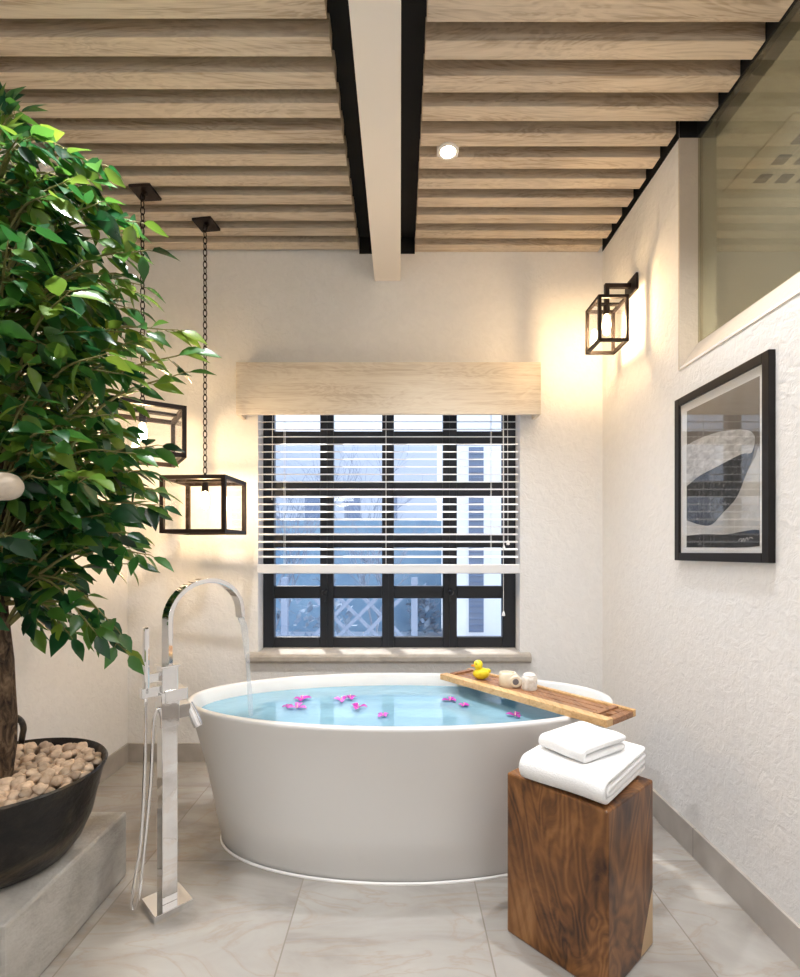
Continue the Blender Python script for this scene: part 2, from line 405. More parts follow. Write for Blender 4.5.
wr.box((XR,OY1,0),(XR+.15,YB,3)); wr.box((XR,YF,0),(XR+.15,OY0,3)); wr.box((XR,OY0,0),(XR+.15,OY1,OZ))
struct(wr.build('wall_right',M['wall']))
struct(MB().box((2.6,YF,0),(2.75,YB,3)).build('wall_alcove',M['wall']))

# ceiling: black board, two oak slat panels, painted beam between dark channels
ceil=struct(MB().box((XL-.15,YF-.15,ZC),(2.75,YB+.15,3.0)).build('ceiling',M['black']))
for side in (0,1):
    s=MB()
    for k in range(36):
        y1=YB-.001-(.1205 if side else .1193)*k-(.022 if side==0 else 0); y0=y1-.064
        if y0<YF: break
        if side==0: s.box((XL+.001,y0,2.80),(-.226,y1,ZC-.001))
        else: s.box((.083,y0,2.80),(1.088 if y0>1.98 else 1.18,y1,ZC-.001))
    tag(s.build('slat_panel',M['slat'],ceil,bevel=.002),'limed oak ceiling slats')
struct(MB().box((-.140,YF,2.64),(.003,YB,ZC)).build('trim_1',M['beam'],bevel=.003))
tb=MB(); tb.box((XR-.003,OY1,2.802),(XR,YB-.003,ZC-.001)); tb.box((-.224,YB-.003,2.79),(.081,YB,ZC-.001))
struct(tb.build('trim_2',M['black']))
MBk=MB().box((XL,YB-.012,0),(XR,YB,.10)); struct(MBk.build('baseboard_back',M['skirt_x'],bevel=.001))
struct(MB().box((XL,YF,0),(XL+.012,YB-.012,.10)).build('baseboard_left',M['skirt_y'],bevel=.001))
struct(MB().box((XR-.012,YF,0),(XR,YB-.012,.11)).build('baseboard_right',M['skirt_y'],bevel=.001))

# high side window in the right wall (frosted pane) with its stone reveal
w2=struct(bpy.data.objects.new('window_2',None)); COL.objects.link(w2); w2.location=(XR,1.2,OZ); ORG[w2.name]=Vector((XR,1.2,OZ))
s=MB().box((XR-.002,OY1-.006,OZ-.01),(GX+.02,OY1+.001,2.80))
s.prism([(XR-.003,OY0,OZ-.012),(GX+.004,OY0,1.988),(GX+.02,OY0,1.988),(GX+.02,OY0,OZ-.012)],(0,OY1-OY0-.004,0))
tag(s.build('stone_reveal',M['jamb'],w2),'rough beige stone reveal')
MB().box((GX-.004,OY0,2.80),(GX+.012,OY1-.004,2.879)).box((XR+.001,OY1-.007,2.80),(GX-.004,OY1+.001,2.879)).build('window_head',M['black'],w2)
tag(MB().box((GX,OY0,1.98),(GX+.008,OY1-.004,2.81)).build('window_pane',M['frost'],w2),'greenish frosted pane')
struct(MB().box((XR+.15,YF,2.805),(2.6,YB,2.87)).build('ceiling_alcove',M['wall']))
vt=thing('ceiling_vent',(1.75,2.1,2.80),'pale ceiling vent plate with dark square holes behind the frosted side window','vent')
MB().box((1.48,1.90,2.797),(2.25,2.32,2.805)).build('vent_plate',M['beam'],vt)
for j in range(3):
    for i in range(4):
        x=1.60+.094*i; y=2.225-.107*j; MB().box((x-.026,y-.026,2.794),(x+.026,y+.026,2.7975)).build('vent_hole',M['black'],vt)

# ------------------------------------------------------------ back window
w1=struct(bpy.data.objects.new('window_1',None)); COL.objects.link(w1); w1.location=(-.06,2.90,WZ0); ORG[w1.name]=Vector((-.06,2.90,WZ0))
FY=2.88
px=lambda x:(x-400)/505*FY
pz=lambda y:1.15-(y-552)/505*FY
cols=[(274,320),(333.5,382),(394,443),(457,502.5)]
rows=[(637,598.5),(586,547.5),(534,496),(482,444),(431,393),(380,352)]
fr=MB()
xe=[WX0]+[px(c) for ab in cols for c in ab]+[WX1]
ze=[WZ0]+[pz(c) for ab in rows for c in ab]
ze=[z for z in ze if z<WZ1-.02]
if len(ze)%2==0: ze=ze[:-1]
ze=ze+[WZ1] if len(ze)%2==1 else ze
ztop=WZ1
for i in range(0,len(xe),2): fr.box((xe[i],FY,WZ0),(xe[i+1],FY+.045,ztop))
zb=[(ze[i],ze[i+1]) for i in range(0,len(ze)-1,2)]
for a,b_ in zb:
    for i in range(1,len(xe)-1,2): fr.box((xe[i],FY+.002,a),(xe[i+1],FY+.043,b_))
fr.build('window_frame',M['winframe'],w1,bevel=.004)
# casement joint strips
s=MB()
for x in (326.5,388,450): s.box((px(x)-.004,FY-.008,WZ0+.01),(px(x)+.004,FY+.001,ztop-.01))
s.build('casement_joint',M['winframe'],w1)
MB().box((WX0+.01,FY+.02,WZ0+.01),(WX1-.01,FY+.024,ztop-.01)).build('window_pane',M['glass'],w1)
for x in (325.5,450):
    s=MB(); c=Vector((px(x),FY-.002,pz(592)))
    s.tube([c,c+V(0,-.03,0)],[.008,.008],12); s.ball(c+V(0,-.036,0),.016,.012,.016); s.bar(c+V(0,-.012,0),c+V(.0,-.02,-.05),.012)
    s.build('window_handle',M['winframe'],w1,smooth=True)
# sill with rounded nose and ends
s=MB()
sec=[(2.90,.605),(2.755,.600),(2.742,.594),(2.735,.580),(2.735,.560),(2.742,.547),(2.757,.542),(2.90,.542)]
sx0,sx1=-.838,.715
s.prism([(sx0,y,z) for y,z in sec if y<2.80]+[(sx0,2.779,.542),(sx0,2.779,.60)][:2],(sx1-sx0,0,0))
s.prism([(WX0,2.77,.59),(WX0,2.90,.59),(WX0,2.90,.606),(WX0,2.77,.601)],(WX1-WX0,0,0))
tag(s.build('window_sill',M['sill'],w1,bevel=.006),'grey stone sill with rounded nose')

# oak pelmet box
pel=thing('window_pelmet',(-.06,2.779,1.88),'pale wood pelmet box above the barred window','pelmet')
X0,X1,PY=-.866,.744,2.665
MB().box((X0,PY,1.877),(X1,PY+.02,2.152)).build('front_board',M['valance'],pel,bevel=.002)
for x in (X0,X1-.02): MB().box((x,PY+.02,1.877),(x+.02,YB-.001,2.152)).build('end_board',M['valance'],pel,bevel=.002)
MB().box((X0+.02,PY+.02,2.132),(X1-.02,YB-.001,2.152)).build('top_board',M['valance'],pel)

# venetian blind
bl=thing('venetian_blind',(-.06,2.745,1.9),'white venetian blind lowered two thirds over the window','blind')
BY=2.748; bx0,bx1=-.770,.640
s=MB(); t=R_(23)
for k in range(24):
    z=1.150+ (552-556)*-1/505*BY*0 + 1.15*0 - (556.5-552)/505*BY + .0408*k
    if z>1.93: break
    u=V(0,math.cos(t),math.sin(t)); n=V(0,-math.sin(t),math.cos(t)); c=V((bx0+bx1)/2,BY,z)
    vs=[]
    for q,h in ((-.0125,-.0012),(-.004,.0006),(.004,.0006),(.0125,-.0012)):
        for x in (bx0,bx1): vs.append(V(x,BY,z)+u*q+n*h)
    vs2=[p-n*.0012 for p in vs]
    fs=[(0,1,3,2),(2,3,5,4),(4,5,7,6)]; fs2=[tuple(8+i for i in f)[::-1] for f in fs]
    s.add(vs+vs2,fs+fs2+[(0,8,9,1),(6,7,15,14),(0,2,10,8),(2,4,12,10),(4,6,14,12),(1,9,11,3),(3,11,13,5),(5,13,15,7)])
s.build('blind_slats',M['blind'],bl)
zr=1.15-(573.5-552)/505*BY
MB().box((bx0-.004,BY-.018,zr),(bx1+.010,BY+.018,zr+.050)).build('bottom_rail',M['blind'],bl,bevel=.005)
MB().box((bx0,BY-.022,1.945),(bx1,BY+.022,1.99)).build('head_rail',M['blind'],bl,bevel=.003)
for x in (284.6,386,491):
    X=(x-400)/505*BY; s=MB()
    for y in (BY-.0145,BY+.0145): s.tube([(X,y,zr+.05),(X,y,1.95)],.0012,5)
    s.build('ladder_cord',M['cord'],bl)
for x,yb in ((504,546),(508,541),(503.5,612),(272,500)):
    Y=BY-.03; X=(x-400)/505*Y; zb_=1.15-(yb-552)/505*Y
    s=MB().tube([(X,Y,zb_),(X,Y+.01,1.95)],.0014,5); c=s.build('pull_cord',M['cord'],bl)
    if x!=272: MB().lathe([(.001,.0),(.009,.002),(.0075,.014),(.003,.026),(.001,.028)],(X,Y,zb_-.022),12).build('tassel',M['blind'],c,smooth=True)

# ------------------------------------------------------------ bathtub + water
TY=2.08
prof=[(.716,.324,0),(.724,.332,.006),(.752,.343,.15),(.785,.356,.30),(.826,.374,.45),(.852,.388,.53),(.861,.393,.552),(.862,.393,.560),(.857,.388,.566),(.842,.372,.566),(.836,.366,.560),(.826,.356,.52),(.80,.335,.40),(.75,.30,.24),(.68,.255,.15),(.55,.18,.125),(.1,.03,.12)]
prof=[(a,b,z*.99) for a,b,z in prof]
tub=thing('bathtub',(0,TY,0),'white oval freestanding bathtub filled with blue water below the window','bathtub')
MB().loops([(a,b,z,0,TY) for a,b,z in prof],cap0=True,cap1=True).build('basin',M['tub'],tub,smooth='all')
MB().loops([(a,b,z,0,TY) for a,b,z in [(.726,.334,.0),(.731,.339,.0),(.731,.339,.004),(.726,.334,.008)]]).build('base_seal',M['seal'],tub,smooth=True)
WZ=.508
wprof=[(.05,.02,.135),(.54,.17,.138),(.67,.247,.162),(.74,.292,.25),(.79,.327,.40),(.818,.350,WZ-.004),(.820,.352,WZ)]
tag(MB().loops([(a,b,z,0,TY) for a,b,z in wprof],cap0=True,cap1=True).build('bath_water',M['water'],org=(0,TY,.13)),'clear pale blue water filling the white bathtub','water')

# bougainvillea heads floating
def flower(c,rot,size,mat,label,i):
    o=thing('floating_flower',c,label,'flower','magenta flowers floating in the bath')
    s=MB(); rnd=random.Random(i)
    for k in range(3 if i%2 else 4):
        a=rot+k*2*math.pi/(3 if i%2 else 4)+rnd.uniform(-.3,.3); d=V(math.cos(a),math.sin(a),0); q=V(-d.y,d.x,0)
        Lp=size*rnd.uniform(.85,1.15); w=Lp*.42; lift=rnd.uniform(.25,.75)
        st=[(0,.12,.0),(.3,.75,.22),(.6,1,.35),(.85,.55,.32),(1,.02,.18)]
        vs=[];fs=[]
        for tt,ww,zz in st:
            p=Vector(c)+d*tt*Lp+V(0,0,.003+zz*lift*Lp)
            vs+=[p-q*w*ww*.9+V(0,0,.25*w*ww),p,p+q*w*ww*.9+V(0,0,.25*w*ww)]
        top=len(vs)
        for k2 in range(len(st)-1):
            b0=k2*3
            fs+=[(b0,b0+1,b0+4,b0+3),(b0+1,b0+2,b0+5,b0+4)]
        s.add(vs,fs)
    b_=s.build('petals',mat,o,smooth='all',fixn=False)
    md=b_.modifiers.new('thick','SOLIDIFY'); md.thickness=.0012
    MB().tube([Vector(c)+V(0,0,.002),Vector(c)+V(.002,.001,size*.55)],[.003,.0015],6).build('stamen',M['stamen'],o)
def onwater(x,y): 
    Y=(1.15-WZ)*505/(y-552); return Vector(((x-400)/505*Y,Y,WZ+.001))
FL=[(302,700.5,.038,'petal','dark magenta flower floating farthest left near the back of the bath'),
 (297,709,.040,'petalpink','bright pink open flower floating closest to the tap water'),
 (288,707.5,.022,'petal','small magenta petal beside the bright pink open flower'),
 (341,701.5,.036,'petalpink','pink flower touching a darker flower in the middle of the bath'),
 (350,699,.034,'petal','dark purple flower just right of the pink middle one'),
 (358,709,.038,'petal','deep magenta flower in front of the touching pair'),
 (383,717,.026,'petalpink','small lilac flower nearest the front rim at bath centre'),
 (450,701.5,.036,'petal','magenta flower floating left of the wooden bath tray'),
 (463.5,706.5,.026,'petal','small magenta flower floating closest to the tray edge near the duck'),
 (515,717,.038,'petal','magenta flower near the front rim under the tray end')]
for i,(x,y,sz,mt,lb) in enumerate(FL): flower(onwater(x,y),i*1.7,sz,M[mt],lb,i)

# ------------------------------------------------------------ bath tray and what is on it
A=V(.264,2.398,0); B=V(.770,1.752,0); d=(B-A).normalized(); q=V(-d.y,d.x,0)   # q points back-right
if q.y<0: q=-q
Ln=(B-A).length; zt=.5605
tray=thing('bath_tray',(A.x/2+B.x/2,A.y/2+B.y/2,zt),'slatted brown wooden bath tray lying across the right end of the tub','tray')
rotT=math.atan2(d.y,d.x)
def tbox(name,mat,t0,t1,w0,w1,z0,z1,bv=.002):
    c=A+d*(t0+t1)/2+q*(w0+w1)/2; c.z=(z0+z1)/2+zt
    return MB().obox(c,d,q,V(0,0,1),(t1-t0)/2,(w1-w0)/2,(z1-z0)/2).build(name,mat,tray,bevel=bv)
# long-grain wood: Object coords turned with a mapping
for k in('honey','walnut'):
    for n in M[k].node_tree.nodes:
        if n.bl_idname=='ShaderNodeMapping':
            n.inputs['Rotation'].default_value=(0,0,R_(90)-rotT)
tbox('front_rail',M['honey'],0,Ln,-.100,-.058,0,.026)
tbox('back_rail',M['honey'],.0,Ln,.078,.098,0,.026)
for k,(w0,w1) in enumerate(((-.052,-.012),(-.007,.033),(.038,.074))):
    tbox('tray_slat',M['walnut'],.03,Ln-.03 if k!=0 else Ln-.05,w0,w1,.004,.020)
tbox('cross_bar',M['walnut'],.022,.045,-.058,.078,.012,.029)
tbox('cross_bar',M['walnut'],Ln-.075,-.055+Ln,-.058,.078,.012,.028)
for t0 in (.0,Ln-.028): tbox('end_block',M['walnut'],t0,t0+.028,-.058,.078,0,.020)
ztop=zt+.020
# duck
dc=A+d*.168+q*(-.005); dc.z=ztop
dk=thing('rubber_duck',dc,'yellow rubber duck standing on the left end of the bath tray','toy')
s=MB(); s.ball(dc+V(0,0,.026),.038,.030,.026); s.ball(dc+V(.030,0,.036),.014,.012,.012)
s.build('body',M['duck'],dk,smooth='all')
hd=MB().ball(dc+V(-.014,-.004,.066),.021,.021,.021).build('head',M['duck'],dk,smooth='all')
MB().ball(dc+V(-.036,-.008,.063),.011,.010,.005).build('beak',M['beak'],hd,smooth='all')
for y in (-.018,.010): MB().ball(dc+V(-.026,y-.004,.073),.003,.003,.003,8,6).build('eye',M['eye'],hd)
for sy in (-1,1): MB().ball(dc+V(.006,sy*.028,.030),.020,.006,.014).build('wing',M['duck'],dk,smooth='all')
# cream roll with grey end + white candle
rc=A+d*.335+q*(.0); rc.z=ztop
rl=thing('candle_cup',rc,'cream scented candle cup with a round grey emblem on the bath tray','candle')
s=MB().lathe([(.001,0),(.034,0),(.038,.006),(.038,.05),(.034,.058),(.028,.058),(.026,.05),(.001,.05)],rc+V(-.012,.012,0),20)
s.build('cup',M['cream'],rl,smooth=True)
cd=V(-.05,-1,0).normalized(); c0=rc+V(.012,-.026,.028)
s=MB().tube([c0-cd*.03,c0,c0+cd*.004],[.026,.026,.022],20); s.build('rosette',M['cream'],rl,smooth=True)
MB().tube([c0+cd*.0042,c0+cd*.006],[.013,.012],16).build('emblem',M['greydot'],rl,smooth=True)
jc=A+d*.405+q*(.03); jc.z=ztop
jr=thing('pillar_candle',jc,'small white lace patterned pillar candle right of the cream candle cup','candle')
MB().lathe([(.001,0),(.030,0),(.032,.004),(.031,.012),(.032,.02),(.031,.03),(.032,.04),(.031,.05),(.027,.055)],jc,20).build('jar',M['whitejar'],jr,smooth=True)
MB().lathe([(.027,.053),(.026,.060),(.018,.066),(.001,.067)],jc,20).build('lid',M['whitejar'],jr,smooth=True)

# ------------------------------------------------------------ stool + towels
SC=V(.534,1.507,0); sa=R_(-48.4)
st=MB(); st.box((-.158,-.1405,.0005),(.158,.1405,.482))
for p in st.v: pass
stool=st.build('wood_stool',M['acacia'],org=(0,0,0),bevel=.006)
stool.location=SC; stool.rotation_euler=(0,0,sa)
tag(stool,'solid brown acacia block stool with swirling grain in front of the tub','stool')

def towel(name,label,c,ang,wid,dep,h,layers,thick,seedv):
    # U-folded sheets; fold bend faces local -y side, open layers seen on +x side
    rnd=random.Random(seedv)
    s=MB()
    for j in range(layers):
        r=h/2-thick/2-j*(thick+.0035)
        if r<.004: r=.004
        y0=-dep/2+thick/2+j*(thick*.9+.003); y1=dep/2-rnd.uniform(.0,.012)
        path=[]
        for k in range(9): path.append((y1+(y0+r-y1)*k/8, h/2+r))
        for k in range(1,7):
            a=math.pi*k/7; path.append((y0+r-r*math.sin(a), h/2+r*math.cos(a)))
        for k in range(9): path.append((y0+r+(y1-.004-y0-r)*k/8, h/2-r))
        nx=12; vs=[];fs=[]
        w0=-wid/2+rnd.uniform(0,.006); w1=wid/2-rnd.uniform(0,.006)
        for (yy,zz) in path:
            for i in range(nx+1):
                x=w0+(w1-w0)*i/nx
                sag=-.006*((abs(x)/(wid/2))**4)*(zz/h)+.0025*math.sin(9*x/wid+3*yy/dep+j+seedv)*(zz/h)
                vs.append((x,yy+.002*math.sin(7*x/wid+seedv),max(thick/2+.0005,zz+sag)))
        n=nx+1
        for a in range(len(path)-1):
            for i in range(nx): fs.append((a*n+i,a*n+i+1,(a+1)*n+i+1,(a+1)*n+i))
        s.add(vs,fs)
    o=s.build(name,M['towel'],org=(0,0,0),smooth='all',fixn=False)
    m1=o.modifiers.new('thick','SOLIDIFY'); m1.thickness=thick*.98; m1.offset=0
    m2=o.modifiers.new('round','SUBSURF'); m2.levels=2; m2.render_levels=2
    o.location=c; o.rotation_euler=(0,0,ang)
    return tag(o,label,'towel','folded white towels')
# local +x = layered side (towards right front); local -y = rounded fold (towards left front)
towel('bath_towel','large folded white towel lying directly on the wood stool',(.553,1.515,.4835),R_(-43),.262,.345,.075,2,.0170,1)
towel('hand_towel','small folded white towel lying on top of the large towel',(.548,1.518,.5602),R_(-56),.165,.215,.046,1,.020,4)

# ------------------------------------------------------------ plinth, pot, pebbles, tree
pl=MB().box((XL+.013,1.244,.0005),(-.973,1.80,.227)); plo=pl.build('stone_plinth',M['stone'],org=(-1.23,1.52,0),bevel=.008)
tag(plo,'grey stone plinth block under the black pot at left','plinth')
PC=V(-1.19,1.51,0)
pot=thing('planter_pot',(PC.x,PC.y,.228),'blackened iron pot with ring handle holding the tree and pebbles','planter')
MB().lathe([(.001,.228),(.160,.228),(.176,.236),(.208,.275),(.234,.335),(.251,.41),(.264,.465),(.275,.490),(.271,.496),(.263,.490),(.253,.46),(.246,.43),(.001,.43)],(PC.x,PC.y,0),64,cap0=True).build('bowl',M['pot'],pot,smooth=True)
MB().lathe([(.001,.431),(.245,.431),(.249,.447),(.001,.452)],(PC.x,PC.y,0),40).build('soil',M['soil'],pot,smooth=True)
hc=V(-1.337,1.740,.492); pts=[]
for k in range(15):
    a=R_(-20+220*k/14); pts.append(hc+V(.040*math.cos(a),0,.048+.044*math.sin(a))+V(0,.0,0))
pts=[hc+V(.030,0,-.01)]+pts+[hc+V(-.03,0,-.01)]
MB().tube(catmull(pts,3),.0095,8).build('handle',M['pot'],pot,smooth='all')

# pebbles, one object each
protos=[]
for k in range(6):
    rnd=random.Random(40+k); s=MB(); s.ball((0,0,0),.020,.0165,.0125,12,8)
    ph=[rnd.uniform(0,6) for _ in range(6)]
    for p in s.v:
        n=p.normalized(); f=1+.14*math.sin(3*n.x+ph[0])*math.cos(2.5*n.y+ph[1])+.10*math.sin(5*n.z+4*n.x+ph[2])+.07*math.sin(6*n.y+ph[3])
        p*=f
    o=s.build('pebble',M['pebble'],org=(0,0,0),smooth='all'); protos.append(o)
placed=[]; used=set(); rnd=random.Random(5); tries=0
while tries<9000 and len(placed)<285:
    tries+=1
    a=rnd.uniform(0,2*math.pi); rr=.243*math.sqrt(rnd.random())
    x=PC.x+rr*math.cos(a); y=PC.y+rr*math.sin(a)
    if 400+x/y*505<-400: continue
    if math.hypot(x-PC.x,y-PC.y)<.052: continue
    tier=0 if len(placed)<140 else 1
    z=.464+tier*.014+rnd.uniform(-.002,.004)+(.010 if rr>.205 else 0)
    if tier and rr>.228: continue
    md=.0275
    if any((x-p[0])**2+(y-p[1])**2+((z-p[2])*1.3)**2<md*md for p in placed): 
        continue
    placed.append((x,y,z))
    k=rnd.randrange(6)
    if k in used: o=protos[k].copy(); COL.objects.link(o)
    else: o=protos[k]; used.add(k)
    o.location=(x,y,z); o.rotation_euler=(rnd.uniform(-.3,.3),rnd.uniform(-.3,.3),rnd.uniform(0,6.28)); sc_=rnd.uniform(.8,1.12); o.scale=(sc_,sc_*rnd.uniform(.9,1.1),sc_)
    tag(o,'tan river pebble lying loose around the tree trunk in the black pot','pebble','pebbles in the black pot')
for k in range(6):
    if k not in used: bpy.data.objects.remove(protos[k])

# ficus tree
tree=thing('ficus_tree',(PC.x,PC.y,.45),'leafy green ficus tree growing in the black pot at left','tree')
rt=random.Random(3)
tp=[];tr_=[]
for k in range(24):
    t=k/23; z=.40+t*1.95
    tp.append(V(PC.x-.016+.012*math.sin(5*t)+.008*math.sin(13*t),PC.y+.014*math.sin(4*t+1)-.012,z)); tr_.append(.031*(1-t)**.8+.006+.004*math.sin(17*t))
tr_[0]=.044;tr_[1]=.038
tm=MB().tube(tp,tr_,14); 
rb=random.Random(9)
for p in tm.v: p += V(rb.uniform(-1,1),rb.uniform(-1,1),0)*.0035
tm.build('trunk',M['bark'],tree,smooth='all')
RP=[(.78,.05),(.86,.16),(.95,.26),(1.05,.33),(1.19,.45),(1.30,.50),(1.39,.48),(1.5,.45),(1.6,.43),(1.75,.48),(1.85,.46),(1.95,.42),(2.15,.41),(2.25,.33),(2.43,.17),(2.54,.08),(2.7,.05)]
def RR(z):
    for (a,ra),(b_,rb_) in zip(RP,RP[1:]):
        if a<=z<=b_: return ra+(rb_-ra)*(z-a)/(b_-a)
    return .1
tips=[]
def okx(x,y,z):
    if x<-1.47 or y>2.55: return False
    return 400+x/y*505>-70
n=0
while n<290:
    z=rt.uniform(.92,2.36); R=RR(z)
    if rt.random()>(R/.5)**1.3: continue
    a=rt.uniform(0,2*math.pi); r=R*math.sqrt(rt.uniform(.12,1))*.93
    x=PC.x+r*math.cos(a); y=PC.y+r*math.sin(a)
    if not okx(x,y,z): continue
    tips.append((V(x,y,z),None)); n+=1
for (x,y,Y) in [(190,352,1.55),(178,330,1.55),(185,372,1.55),(127,652,1.5),(118,630,1.5),(148,250,1.52),(140,222,1.5),(70,150,1.5),(88,180,1.5),(20,112,1.5),(105,165,1.48),(158,445,1.56),(160,505,1.55),(150,555,1.5),(35,625,1.5),(70,635,1.5),(95,632,1.45),(5,105,1.5)]:
    tips.append((P(x,y,Y),1))
bm_=MB(); lf=MB()
def leaf(base,dr,up,Ln,w,tone):
    dr=dr.normalized(); q=dr.cross(up)
    if q.length<.05: q=dr.cross(V(1,0,0))
    q.normalize(); nn=q.cross(dr).normalized()
    st=[(0,0),(.14,.32),(.36,.50),(.58,.42),(.80,.20),(1,0)]
    droop=rt.uniform(.05,.22); vs=[];idx=[]
    for t,ww in st:
        c=base+dr*(Ln*t)-nn*(droop*Ln*t*t)
        if ww==0: vs.append(c); idx.append([len(vs)-1]*3)
        else:
            e=nn*(.16*w*ww*2)
            vs+= [c-q*w*ww+e,c,c+q*w*ww+e]; k=len(vs); idx.append([k-3,k-2,k-1])
    fs=[]
    for a,b_ in zip(idx,idx[1:]):
        for s0,s1 in ((0,1),(1,2)):
            f=[a[s0],a[s1],b_[s1],b_[s0]]; g=[]
            for i in f:
                if i not in g: g.append(i)
            fs.append(g)
    lf.add(vs,fs,tone)
KN=P(4,486,1.22)
for tip,kind in tips:
    out=V(tip.x-PC.x,tip.y-PC.y,0); rad=out.length
    z0=max(.95,min(2.3,tip.z-.55*rad+rt.uniform(-.1,.12))); 
    if tip.z<1.05: z0=max(1.0,tip.z+.16)
    t0=(z0-.40)/1.95; k=min(22,int(t0*23)); root=tp[k].copy()
    mid=root.lerp(tip,.55)+V(0,0,.10*rad+.04)
    path=catmull([root,mid,tip],6)
    bm_.tube(path,[.006*(1-.75*i/(len(path)-1))*(.6+rad) for i in range(len(path))],5)
    nl=int(7+rad*14) if not kind else 11
    base_t=rt.random()
    for i in range(nl):
        t=1-(i/nl)*(.75 if not kind else .5)
        f=t*(len(path)-1); a=min(int(f),len(path)-2); p=path[a].lerp(path[a+1],f-a)
        dd=(path[a+1]-path[a]).normalized()
        side=V(-dd.y,dd.x,0)
        if side.length<.1: side=V(1,0,0)
        side.normalize(); sgn=1 if i%2 else -1
        dr=dd*rt.uniform(.3,.9)+side*sgn*rt.uniform(.4,1.0)+V(rt.uniform(-.6,.6),rt.uniform(-.6,.6),rt.uniform(-1.0,.25))
        if i==0: dr=dd+V(0,0,-.4)
        Ll=rt.uniform(.060,.096); q0=p+dr.normalized()*.012
        e=q0+dr.normalized()*Ll
        if e.x<-1.485 or q0.x<-1.485 or e.z>2.76: continue
        if (e-KN).length<.10 or (q0-KN).length<.10: continue
        dirn=KN.normalized()
        bm_.tube([p,q0+dr.normalized()*.004],.0012,4,False)
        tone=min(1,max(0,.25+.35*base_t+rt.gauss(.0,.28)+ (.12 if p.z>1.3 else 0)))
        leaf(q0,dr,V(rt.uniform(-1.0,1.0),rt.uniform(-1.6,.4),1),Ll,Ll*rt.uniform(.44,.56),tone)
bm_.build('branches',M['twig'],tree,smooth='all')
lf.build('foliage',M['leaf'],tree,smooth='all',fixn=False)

# beige rounded wall knob at the left edge
kb=thing('wall_bolster',(XL,1.22,1.31),'pale beige rounded plaster knob poking in at the left edge among leaves','ornament')
kc=P(8,486.5,1.20); prf=[]
s=MB(); pp=[V(XL+.001,1.20,kc.z),V(kc.x-.30,1.20,kc.z),V(kc.x-.03,1.20,kc.z),V(kc.x+.000,1.20,kc.z),V(kc.x+.016,1.20,kc.z),V(kc.x+.026,1.20,kc.z),V(kc.x+.031,1.20,kc.z)]
s.tube(pp,[.032,.034,.034,.033,.028,.018,.006],24); s.build('knob',M['knob'],kb,smooth='all')

# ------------------------------------------------------------ floor mounted bath filler
fc=V(-.757,1.643,0); u=V(.7071,.7071,0); v=V(.7071,-.7071,0); zz=V(0,0,1)
fa=thing('bath_filler',fc,'chrome floor standing bath tap with gooseneck spout beside the tub','tap')
def fb(name,c,hu,hv,z0,z1,parent=fa,bv=.0015):
    c=Vector(c); c=V(c.x,c.y,(z0+z1)/2); return MB().obox(c,u,v,zz,hu,hv,(z1-z0)/2).build(name,M['chrome'],parent,bevel=bv)
fb('base_plate',fc,.060,.060,.0005,.022)
fb('column',fc,.024,.024,.022,.590)
fb('valve_body',fc,.028,.028,.588,.700)
fb('valve_neck',fc,.025,.025,.700,.778); fb('valve_cap',fc,.030,.030,.778,.786)
fb('diverter_block',fc+u*.018+v*.004,.036,.027,.668,.706)
hub=fb('lever_hub',fc+u*.046+v*.004,.022,.016,.606,.650)
l0=V(-.706,1.69,.632)
lever=MB().tube([l0+V(-.004,0,.010),l0+V(.012,-.002,-.018),l0+V(.034,-.006,-.062)],[.015,.016,.015],16).build('lever',M['chrome'],fa,smooth=True)
fb('shower_bracket',fc-u*.048,.034,.012,.690,.722)
fb('bracket_arm',fc-u*.040,.022,.008,.735,.765)
wc=fc-u*.066
fb('hand_shower',wc,.008,.012,.700,.912,bv=.004)
hose=catmull([wc+zz*.70,wc+V(-.002,.0,.50),wc+V(-.018,.008,.25),wc+V(-.045,.012,.08),wc+V(-.052,.012,.022),wc+V(-.042,.012,.012),wc+V(-.028,.014,.06),wc+V(-.012,.020,.22),wc+V(.006,.020,.42),wc+V(.014,.022,.60),fc-u*.030+zz*.65],8)
MB().tube(hose,.0052,8).build('shower_hose',M['chrome'],fa,smooth='all')
# ribbon gooseneck
sd=V(.466,.885,0).normalized(); sq=V(sd.y,-sd.x,0); reach=.316; zs=.925
path=[fc+zz*.784,fc+zz*.86,fc+zz*zs]
for k in range(1,25):
    a=math.pi*k/24; path.append(fc+sd*(reach/2-reach/2*math.cos(a))+zz*(zs+.125*math.sin(a)))
path.append(fc+sd*(reach+.004)+zz*.902)
vs=[];fs=[]; nP=len(path)
for i,p in enumerate(path):
    dd=(path[min(i+1,nP-1)]-path[max(i-1,0)]).normalized(); nn=sq.cross(dd).normalized()
    for a,b_ in ((-1,-1),(1,-1),(1,1),(-1,1)): vs.append(p+sq*.0165*a+nn*.0085*b_)
for i in range(nP-1):
    for k in range(4): fs.append((i*4+k,i*4+(k+1)%4,(i+1)*4+(k+1)%4,(i+1)*4+k))
fs+= [(3,2,1,0),tuple((nP-1)*4+k for k in range(4))]
MB().add(vs,fs).build('spout',M['chrome'],fa,smooth=True,bevel=.0015)
# falling water
e=path[-1]; ws=[];wr_=[]
for k in range(14):
    t=k/13; z=e.z-.001-(e.z-WZ+.004)*t; ws.append(e+sd*(.055*math.sqrt(t))+V(.0,0,z-e.z)); wr_.append(.0115-.004*t+.0018*math.sin(9*t))
ws_=MB().tube(ws,wr_,12); 
tag(ws_.build('water_stream',M['stream'],org=e,smooth='all'),'clear stream of water falling from the gooseneck spout into the bath','water')

